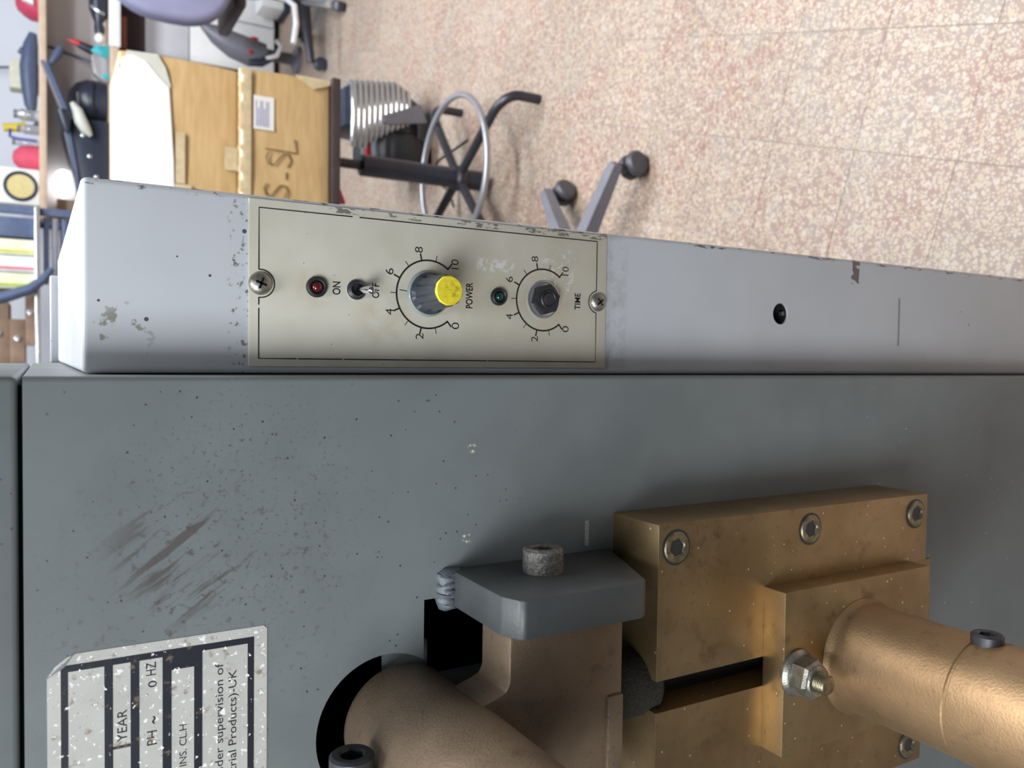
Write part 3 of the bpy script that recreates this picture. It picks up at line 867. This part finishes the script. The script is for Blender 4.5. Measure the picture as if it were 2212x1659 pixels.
# ------------------------------------------------------------------ five-star caster base (another chair)
hx, hy = 0.226, 1.219
FB = thing('caster_base', 'grey five-arm caster base of another chair, in front of the stool', 'chair base', (hx, hy, 0.0))
a0 = math.atan2(1.078 - hy, 0.44 - hx)
obj('gas_column', MB().lathe([(0.03, 0.07), (0.03, 0.12), (0.024, 0.125), (0.024, 0.30), (0.014, 0.302), (0.014, 0.40)], (hx, hy, 0), (0, 0, 1), 24), M_BLACK, FB)
for k in range(5):
    an = a0 + 2 * PI * k / 5
    T = Matrix.Translation((hx, hy, 0)) @ Matrix.Rotation(an, 4, 'Z')
    m = MB()
    sec = [(0.0, 0.022, 0.078, 0.118), (0.13, 0.020, 0.078, 0.108), (0.238, 0.016, 0.074, 0.097), (0.252, 0.013, 0.074, 0.094)]
    rings = [[m.bm.verts.new((d, s1 * w, z)) for s1, z in ((-1, zb), (1, zb), (0.8, zt), (-0.8, zt))] for d, w, zb, zt in sec]
    for A, B in zip(rings[:-1], rings[1:]):
        for q in range(4): m.bm.faces.new((A[q], A[(q + 1) % 4], B[(q + 1) % 4], B[q]))
    m.bm.faces.new(rings[0]); m.bm.faces.new(rings[-1])
    m.xform(T)
    obj('arm', m, M_GREYPL, FB, 30)
    cs = obj('caster_fork', MB().lathe([(0.007, 0.044), (0.011, 0.056), (0.011, 0.078)], (0, 0, 0), (0, 0, 1), 16).xform(T @ Matrix.Translation((0.243, 0, 0))), M_BLACK, FB)
    w_ = MB()
    for s1 in (-1, 1):
        w_.lathe([(0.010, 0.004), (0.027, 0.004), (0.029, 0.008), (0.029, 0.018), (0.024, 0.024), (0.010, 0.026)], (0.243 + 0.012, 0, 0.029), (0, s1, 0), 28)
    w_.box(0.238, 0.262, -0.006, 0.006, 0.02, 0.05, 0.002, 1)
    w_.xform(T @ Matrix.Translation((0.243, 0, 0)) @ Matrix.Rotation(0.9 * math.sin(k * 2.3 + 1), 4, 'Z') @ Matrix.Translation((-0.243, 0, 0)))
    obj('caster_wheel', w_, M_CASTER, cs, 40)

# ------------------------------------------------------------------ wheeled gadget on the floor behind the stool
WG = thing('wheeled_board', 'black tyre under a silver ribbed mudguard on the floor behind the stool', 'wheel', (0.73, 2.33, 0.0))
ty = MB()
def tread(k, r, h):
    return 1.0 if k % 4 < 2 or r < 0.115 else 0.975
ty.lathe([(0.06, -0.056), (0.105, -0.058), (0.122, -0.046), (0.128, -0.03), (0.130, -0.01), (0.130, 0.01), (0.128, 0.03), (0.122, 0.046), (0.105, 0.058), (0.06, 0.056)], (0.705, 2.34, 0.13), (1, 0, 0), 96, tread)
obj('tyre', ty, M_RUBBER, WG, 30)
obj('wheel_hub', MB().lathe([(0.05, -0.059), (0.065, -0.060), (0.065, 0.060), (0.05, 0.059)], (0.705, 2.34, 0.13), (1, 0, 0), 40), M_GREYPL, WG)
for k in range(11):   # rounded silver ribs of the guard, one below another
    z = 0.305 - 0.019 * k
    xr = 0.905 + 0.0025 * k * (1 if k < 8 else 1) - (0.012 * (k - 8) if k > 8 else 0)
    xl = 0.70 + 0.0105 * max(0, k - 1) if k > 2 else 0.698
    obj('guard_rib', MB().tube([(xl, 2.235, z - 0.004), (xl + 0.01, 2.222, z), ((xl + xr) / 2, 2.214, z), (xr - 0.012, 2.222, z), (xr, 2.245, z), (xr, 2.36, z)], 0.0105, 12), M_SILVER, WG, 60)
bk = MB(); bk.prism([(2.25, 0.325), (2.42, 0.335), (2.46, 0.2), (2.44, 0.05), (2.30, 0.04), (2.24, 0.10)], 0, 0.765, 0.895)
bk.bevel(0.008, 2)
obj('guard_body', bk, M_BLACK, WG)
obj('red_strip', MB().box(0.655, 0.768, 2.262, 2.275, 0.228, 0.246, 0.003), M_RED, WG)
obj('grey_plate', MB().prism([(0.78, 0.205), (0.80, 0.21), (0.86, 0.075), (0.80, 0.05), (0.775, 0.19)], 1, 2.20, 2.215), M_GREYPL, WG)

tag(obj('red_cloth', MB().prism([(0.40, 0.534), (0.475, 0.534), (0.455, 0.530), (0.398, 0.506)], 1, 1.69, 1.71), M_PINKRED), 'red cloth corner hanging under the stool seat', 'cloth')
tag(obj('thin_cable', MB().tube([(0.70, 1.98, .0035), (0.68, 2.2, .0035), (0.645, 2.28, .0035), (0.60, 2.2, .0035), (0.56, 2.12, .0035), (0.5, 2.08, .0035)], 0.0035, 8), M_TUBE), 'thin dark cable lying on the tiles behind the stool column', 'cable')

# ------------------------------------------------------------------ background: bench, shelf, cupboards
BN = thing('workbench', 'long workbench with a pale board top and an upper shelf at the back', 'bench', (1.7, 4.5, 0.0))
obj('bench_top', MB().box(0.55, 2.6, 4.2, 4.94, 0.858, 0.900, 0.004), M_WOOD, BN)
tag(obj('edge_strip', MB().box(1.53, 2.6, 4.185, 4.2, 0.852, 0.905, 0.003), M_WHITE, BN), 'white edge strip')
for x in (0.60, 1.50, 2.5):
    obj('leg', MB().box(x, x + 0.05, 4.26, 4.31, 0.0, 0.858), M_DKBROWN, BN)
obj('back_board', MB().box(0.55, 2.6, 4.62, 4.64, 0.90, 1.175), M_GREYWALL, BN)
C1 = thing('storage_cabinet', 'pale grey cabinet with a dark upper drawer, under the workbench', 'cabinet', (1.9, 4.6, 0))
obj('body', MB().box(1.30, 2.45, 4.42, 4.90, 0.03, 0.85), M_GREYWALL, C1)
obj('drawer_front', MB().box(1.31, 2.44, 4.40, 4.42, 0.722, 0.842, 0.004), M_DKBROWN, C1)
obj('door', MB().box(1.31, 1.86, 4.40, 4.42, 0.04, 0.492, 0.004), M_WHITE, C1)
obj('door', MB().box(1.87, 2.44, 4.40, 4.42, 0.04, 0.492, 0.004), M_WHITE, C1)
obj('drawer_front', MB().box(1.31, 2.44, 4.40, 4.42, 0.497, 0.717, 0.004), M_GREYWALL, C1)
obj('handle', MB().box(1.56, 1.76, 4.385, 4.40, 0.808, 0.833, 0.003), simple('orange_handle', srgb(190, 120, 96), 0.5), C1)

obj('upper_shelf', MB().box(0.66, 2.4, 4.30, 4.66, 1.177, 1.209, 0.003), M_WOOD, BN)

SP = thing('loudspeaker', 'white loudspeaker with a yellow cone on the upper shelf', 'speaker', (0.81, 4.43, 1.209))
obj('cabinet', MB().box(0.72, 0.898, 4.32, 4.56, 1.209, 1.43, 0.006), M_WHITE, SP)
o = (0.808, 4.32, 1.29)
obj('surround', MB().lathe([(0.074, 0.0), (0.074, 0.005), (0.066, 0.009), (0.056, 0.003)], o, (0, -1, 0), 40), M_BLACK, SP)
obj('cone', MB().lathe([(0.058, 0.004), (0.03, 0.0015), (0.018, 0.004), (0, 0.007)], o, (0, -1, 0), 40), M_CREAM, SP)
rd = MB().lathe([(0.066, 0.0), (0.066, 0.05), (0.055, 0.085), (0.03, 0.112), (0, 0.118)], (0.968, 4.42, 1.2095), (0, 0, 1), 32)
tag(obj('felt_hat', rd, M_PINKRED), 'rounded red object beside the speaker on the upper shelf', 'hat')
YT = thing('yellow_tool', 'tool with a yellow handle and blue cord standing on the upper shelf', 'tool', (1.11, 4.42, 1.2095))
obj('handle', MB().tube([(1.125, 4.42, 1.265), (1.118, 4.42, 1.30), (1.108, 4.42, 1.365)], [0.026, 0.022, 0.02], 16), M_YELLOWPL, YT)
obj('foot', MB().lathe([(0.03, 0), (0.03, 0.02), (0.012, 0.03), (0.012, 0.062)], (1.125, 4.42, 1.2095), (0, 0, 1), 20), M_GREYPL, YT)
obj('cord', MB().tube([(1.10, 4.40, 1.335), (1.06, 4.38, 1.335), (1.05, 4.345, 1.325), (1.043, 4.335, 1.30), (1.042, 4.33, 1.22)], 0.006, 8), M_BLUE, YT)
for k, (x, r, h, lab) in enumerate(((1.17, 0.028, 0.075, 'clear glass jar next to the black tool on the upper shelf'), (1.095, 0.022, 0.06, 'small clear glass jar in front of the yellow tool'), (1.055, 0.02, 0.085, 'tall clear glass jar beside the red object'))):
    j = thing('glass_jar', lab, 'jar', (x, (4.36, 4.345, 4.47)[k], 1.2095), 'jars on the upper shelf')
    obj('body', MB().lathe([(r, 0.001), (r, h), (r * .7, h + .012), (r * .7, h + .02)], (x, (4.36, 4.345, 4.47)[k], 1.2095), (0, 0, 1), 24), M_GLASS, j)
    obj('lid', MB().lathe([(r * .75, h + .02), (r * .75, h + .034)], (x, (4.36, 4.345, 4.47)[k], 1.2095), (0, 0, 1), 24), M_GREYPL, j)
DR = thing('power_tool', 'dark power tool lying along the upper shelf', 'tool', (1.4, 4.40, 1.2095))
obj('motor_body', MB().tube([(1.21, 4.40, 1.238), (1.23, 4.40, 1.245), (1.33, 4.40, 1.250), (1.42, 4.40, 1.253), (1.53, 4.40, 1.244), (1.59, 4.40, 1.234)], [0.020, 0.028, 0.039, 0.042, 0.034, 0.018], 20), M_NAVY, DR)
obj('handle', MB().tube([(1.47, 4.40, 1.25), (1.49, 4.40, 1.275), (1.50, 4.40, 1.292)], 0.018, 14), M_NAVY, DR)
obj('chuck', MB().lathe([(0.020, 0), (0.014, 0.03), (0.006, 0.05)], (1.21, 4.40, 1.238), (-1, 0, 0.1), 18), M_BLACK, DR)
cb2 = MB().box(1.325, 1.465, 4.46, 4.56, 1.2095, 1.338, 0.004)
tag(obj('cream_carton', cb2, simple('cream_card', srgb(214, 212, 192), 0.7)), 'cream carton behind the dark power tool on the upper shelf', 'box')
RW = thing('red_bottle', 'red and white tapered container at the end of the upper shelf', 'bottle', (1.74, 4.4, 1.2095))
obj('body', MB().lathe([(0.085, 0), (0.085, 0.03), (0.07, 0.06), (0.045, 0.09), (0.02, 0.10)], (1.74, 4.4, 1.2095), (0, 0, 1), 28), simple('pink_red', srgb(200, 70, 100), 0.5), RW)
obj('stripe', MB().prism([(1.70, 1.23), (1.76, 1.235), (1.73, 1.28), (1.715, 1.28)], 1, 4.305, 4.33), M_WHITE, RW)
tag(obj('hanging_cable', MB().tube([(1.50, 4.88, 1.55), (1.535, 4.88, 1.40), (1.555, 4.88, 1.29), (1.575, 4.945 - .06, 1.23)], 0.006, 8), M_NAVY), 'dark cable hanging down the white wall above the shelf', 'cable')
tag(obj('antenna_rod', MB().tube([(1.53, 4.5, 0.975), (1.56, 4.54, 1.06), (1.60, 4.59, 1.165)], 0.008, 8), M_NAVY), 'thin dark rod leaning from the bench up to the upper shelf', 'rod')

# things on the bench
HM = thing('glossy_helmet', 'glossy black rounded helmet on the workbench', 'helmet', (1.295, 4.43, 0.9005))
obj('dome', MB().lathe([(0.105, 0.0), (0.116, 0.04), (0.112, 0.095), (0.092, 0.142), (0.055, 0.172), (0, 0.184)], (1.295, 4.43, 0.9005), (0, 0, 1), 36), M_BLACK, HM, 60)
obj('visor', MB().tube([(1.21, 4.36, 0.97), (1.245, 4.322, 0.975), (1.295, 4.312, 0.978), (1.345, 4.322, 0.975), (1.38, 4.36, 0.97)], 0.012, 10), M_BLACK, HM)
obj('shine_band', MB().tube([(1.215, 4.38, 1.03), (1.265, 4.335, 1.038), (1.315, 4.335, 1.04)], 0.005, 8), M_SILVER, HM)  # silver tube laid on the dome as its highlight
CS = thing('black_case', 'big black slanted case standing on the workbench beside the cardboard boxes', 'case', (0.98, 4.36, 0.9005))
obj('body', MB().prism([(0.68, 0.9005), (1.17, 0.9005), (1.165, 1.06), (1.13, 1.115), (0.80, 1.045), (0.69, 1.03)], 1, 4.25, 4.50).bevel(0.012, 2), M_BLACK, CS)
obj('rim', MB().tube([(1.16, 4.25, 1.10), (1.05, 4.245, 1.075), (0.9, 4.245, 1.05), (0.70, 4.245, 1.03)], 0.012, 10), M_NAVY, CS)
for x, z in ((1.08, 1.02), (0.98, 0.99), (0.88, 0.96)):
    obj('rivet', MB().ell((x, 4.247, z), 0.012, 0.006, 0.012, 12, 8), M_SILVER, CS)
tag(obj('white_bag', MB().tube([(1.225, 4.212, 1.068), (1.19, 4.208, 1.045), (1.14, 4.206, 1.03), (1.10, 4.208, 1.008), (1.075, 4.214, 0.985)], [0.012, 0.024, 0.03, 0.026, 0.01], 14), M_OFFWHITE), 'crumpled white bag hanging over the black case', 'bag')
LA = thing('swing_arm', 'grey jointed lamp arm slanting down from the upper shelf', 'lamp arm', (1.28, 4.215, 1.17))
obj('lower_bar', MB().tube([(1.395, 4.215, 1.175), (1.16, 4.215, 1.085)], 0.014, 10), M_NAVY, LA)
obj('upper_bar', MB().tube([(1.41, 4.222, 1.195), (1.19, 4.222, 1.112)], 0.010, 10), M_GREYPL, LA)
obj('clamp', MB().tube([(1.18, 4.212, 1.115), (1.13, 4.212, 1.10), (1.08, 4.212, 1.09)], [0.03, 0.028, 0.014], 12), M_BLACK, LA)
obj('knob', MB().tube([(1.40, 4.212, 1.16), (1.45, 4.212, 1.13), (1.485, 4.212, 1.115)], [0.012, 0.022, 0.016], 12), M_NAVY, LA)
LM = thing('desk_lamp', 'glowing white lamp between the shelf and the black case', 'lamp', (0.885, 4.56, 0.9005))
obj('globe', MB().ell((0.885, 4.56, 1.10), 0.074, 0.05, 0.052, 24, 14), M_LAMP, LM)
obj('stem', MB().lathe([(0.05, 0), (0.05, 0.01), (0.012, 0.02), (0.012, 0.16)], (0.885, 4.56, 0.9005), (0, 0, 1), 20), M_GREYPL, LM)
tag(obj('beige_block', MB().box(0.69, 0.80, 4.52, 4.61, 0.9005, 1.132, 0.006), M_WOOD), 'beige block standing on the bench under the speaker', 'block')
CY = thing('turquoise_bag', 'turquoise and clear plastic bag on the workbench', 'bag', (1.45, 4.3, 0.9005))
obj('bag_body', MB().prism([(1.36, 0.9005), (1.545, 0.9005), (1.535, 0.955), (1.48, 0.985), (1.40, 0.975), (1.37, 0.94)], 1, 4.24, 4.30).bevel(0.014, 3), M_GLASS, CY)
obj('bag_print', MB().prism([(1.475, 0.902), (1.54, 0.902), (1.53, 0.965), (1.50, 0.985), (1.49, 0.95)], 1, 4.225, 4.24).bevel(0.004), M_CYAN, CY)
obj('bag_print', MB().prism([(1.37, 0.902), (1.40, 0.902), (1.395, 0.935), (1.375, 0.93)], 1, 4.225, 4.24).bevel(0.003), M_CYAN, CY)
KN = thing('red_cutter', 'red and dark pointed cutter lying on the bench near the turquoise bag', 'tool', (1.57, 4.4, 0.9005))
obj('handle', MB().tube([(1.545, 4.42, 0.922), (1.565, 4.42, 0.97), (1.585, 4.42, 1.03)], [0.02, 0.024, 0.018], 12), M_BLACK, KN)
obj('blade', MB().tube([(1.58, 4.42, 1.0), (1.59, 4.42, 1.04), (1.60, 4.42, 1.085)], [0.018, 0.016, 0.002], 10), M_RED, KN)
BB = thing('black_lamp_stand', 'black turned stand with white knob at the bench corner', 'stand', (1.70, 4.3, 0.9005))
obj('stand_body', MB().tube([(1.60, 4.30, 0.94), (1.64, 4.30, 0.94), (1.67, 4.30, 0.945), (1.71, 4.30, 0.94), (1.74, 4.30, 0.945), (1.80, 4.30, 0.945)], [0.02, 0.026, 0.020, 0.040, 0.044, 0.044], 20), M_BLACK, BB)
obj('white_knob', MB().ell((1.586, 4.28, 0.941), 0.027, 0.027, 0.024, 20, 12), M_WHITE, BB)
obj('rim', MB().tube([(1.735, 4.262, 0.98), (1.715, 4.25, 0.955), (1.70, 4.255, 0.92)], 0.008, 8), M_SILVER, BB)

# lilac office chair at the far right
OC = thing('office_chair', 'lilac grey upholstered office chair in front of the cabinet', 'chair', (1.86, 3.35, 0.0))
bkr = MB()
poly = []
for k in range(40):
    t_ = 2 * PI * k / 40
    ce, se = math.cos(t_), math.sin(t_)
    poly.append((1.66 + 0.28 * math.copysign(abs(ce) ** 0.75, ce), 0.735 + 0.26 * math.copysign(abs(se) ** 0.75, se)))
bkr.prism(poly, 1, 3.26, 3.36); bkr.bevel(0.03, 4, 40)
obj('backrest', bkr, M_LILAC, OC, 60)
obj('seat', MB().box(1.53, 1.95, 3.37, 3.78, 0.405, 0.462, 0.022, 3), M_DKBROWN, OC, 60)
obj('back_bar', MB().tube([(1.60, 3.385, 0.75), (1.60, 3.39, 0.45), (1.62, 3.40, 0.36), (1.70, 3.5, 0.36)], 0.03, 12), M_DKBROWN, OC)
obj('gas_column', MB().lathe([(0.03, 0.1), (0.03, 0.41)], (1.68, 3.5, 0), (0, 0, 1), 20), M_TUBE, OC)
for k in range(5):
    an = -1.95 + 2 * PI * k / 5
    ex, ey = 1.68 + 0.28 * math.cos(an), 3.5 + 0.28 * math.sin(an)
    obj('arm', MB().tube([(1.68, 3.5, 0.12), ((1.68 + ex) / 2, (3.5 + ey) / 2, 0.10), (ex, ey, 0.075)], [0.03, 0.024, 0.018], 10), M_SILVER if k == 0 else M_TUBE, OC)
    obj('caster', MB().lathe([(0.02, -0.022), (0.03, -0.016), (0.03, 0.016), (0.02, 0.022)], (ex, ey, 0.031), (math.sin(an), -math.cos(an), 0), 20), M_BLACK, OC)
tag(obj('chrome_handle', MB().tube([(1.36, 3.22, 0.24), (1.42, 3.22, 0.232), (1.45, 3.22, 0.228), (1.525, 3.22, 0.236), (1.58, 3.30, 0.25), (1.66, 3.48, 0.28)], 0.0125, 12), M_BRIGHT, OC), 'bright chrome lever')
VC = thing('vacuum_cleaner', 'grey pointed cleaner body with small red marks, in front of the cabinet', 'cleaner', (1.56, 4.0, 0.0))
obj('shell', MB().tube([(1.639, 3.95, 0.51), (1.602, 3.95, 0.436), (1.565, 3.95, 0.351), (1.544, 3.95, 0.266), (1.549, 3.95, 0.192)], [0.012, 0.048, 0.066, 0.07, 0.053], 20), M_GREYPL, VC)
obj('base', MB().lathe([(0.07, 0), (0.07, 0.02), (0.03, 0.04), (0.03, 0.2)], (1.575, 4.02, 0), (0, 0, 1), 24), M_GREYPL, VC)
obj('dark_hose', MB().tube([(1.485, 3.92, 0.277), (1.485, 3.90, 0.224), (1.517, 3.90, 0.181), (1.538, 3.91, 0.139)], 0.021, 10), M_BLACK, VC)
obj('red_mark', MB().ell((1.523, 3.882, 0.282), 0.010, 0.008, 0.012, 12, 8), M_RED, VC)
obj('red_mark', MB().ell((1.606, 3.915, 0.255), 0.010, 0.008, 0.022, 12, 8), M_RED, VC)
obj('white_cord', MB().tube([(1.507, 3.89, 0.203), (1.528, 3.88, 0.15), (1.58, 3.88, 0.128), (1.61, 3.89, 0.15)], 0.012, 10), M_WHITE, VC)
BI = thing('waste_bin', 'white waste bin with a dark rim beside the office chair', 'bin', (2.02, 4.28, 0.0))
obj('body', MB().box(1.90, 2.14, 4.2, 4.36, 0.0, 0.155, 0.01), M_WHITE, BI)
obj('foot', MB().box(1.89, 2.15, 4.19, 4.37, 0.0, 0.035, 0.004), M_BLACK, BI)

# rack with packages to the upper left, behind the machine
RK = thing('storage_rack', 'grey metal storage rack behind the machine hood', 'rack', (0.3, 3.7, 0.0))
for x in (0.565, -0.25):
    for y in (3.55, 3.95):
        obj('post', MB().box(x, x + 0.03, y, y + 0.03, 0.0, 1.9), M_NAVY, RK)
obj('shelf_board', MB().box(-0.25, 0.595, 3.52, 3.99, 1.208, 1.226, 0.003), M_SILVER, RK)
obj('shelf_board', MB().box(-0.25, 0.595, 3.55, 3.99, 0.98, 1.0, 0.003), M_WOODBR, RK)
obj('shelf_board', MB().box(-0.25, 0.595, 3.55, 3.99, 1.55, 1.57, 0.003), M_NAVY, RK)
for k in range(6):
    z = 1.0 + 0.034 * k
    obj('wire_tray', MB().box(0.30, 0.56, 3.56, 3.9, z + .004, z + 0.024, 0.004), M_NAVY if k % 2 else M_GREYPL, RK)
tag(obj('navy_folder', MB().box(0.468, 0.55, 3.56, 3.9, 1.2265, 1.42, 0.004), M_NAVY), 'navy blue folder standing on the storage rack', 'folder')
pk_cols = [(srgb(222, 224, 190), 'yellowish package next to the navy folder on the storage rack'), (srgb(226, 228, 236), 'white package with red stripe on the storage rack'), (srgb(214, 220, 186), 'pale green package at the left of the white package')]
for k, (col, lab) in enumerate(pk_cols):
    xa = 0.395 - 0.07 * k
    p = thing('package', lab, 'package', (xa + .03, 3.7, 1.2265), 'packages on the storage rack')
    obj('wrapper', MB().box(xa, xa + 0.066, 3.57, 3.85, 1.2265, 1.45, 0.006), simple('package_%d' % k, col, 0.6), p)
    obj('stripe', MB().box(xa + 0.01, xa + 0.022, 3.566, 3.572, 1.2265, 1.44), simple('stripe_%d' % k, (srgb(190, 190, 90), srgb(200, 110, 120), srgb(170, 180, 80))[k], 0.6), p)
for k, (x0_, x1_, z0_, z1_, y_, lab) in enumerate(((0.02, 0.26, 1.2265, 1.262, 3.56, 'lowest brown timber beam on the storage rack'), (-0.07, 0.13, 1.2625, 1.32, 3.60, 'middle brown timber beam on the storage rack'), (-0.1, 0.2, 1.3205, 1.40, 3.62, 'top brown timber beam on the storage rack'))):
    m = thing('timber_beam', lab, 'beam', ((x0_ + x1_) / 2, y_ + .1, z0_), 'beams on the storage rack')
    obj('beam', MB().box(x0_, x1_, y_, y_ + 0.25, z0_, z1_, 0.004), M_WOODBR, m)
    obj('bolt_head', MB().lathe([(0.014, 0), (0.012, 0.008), (0, 0.01)], ((x0_ + x1_) / 2 + .02, y_, (z0_ + z1_) / 2), (0, -1, 0), 16), M_SILVER, m)
tag(obj('dark_strap', MB().tube([(0.34, 3.50, 1.165), (0.29, 3.49, 1.20), (0.25, 3.49, 1.245), (0.215, 3.49, 1.33), (0.19, 3.49, 1.42)], [0.012, 0.018, 0.022, 0.024, 0.024], 10), M_NAVY), 'dark strap hanging in front of the storage rack', 'strap')
tag(obj('brown_crate', MB().box(-0.06, 0.24, 3.56, 3.9, 1.0005, 1.13, 0.006), M_WOODBR), 'brown wooden crate on the lower shelf of the storage rack', 'crate')
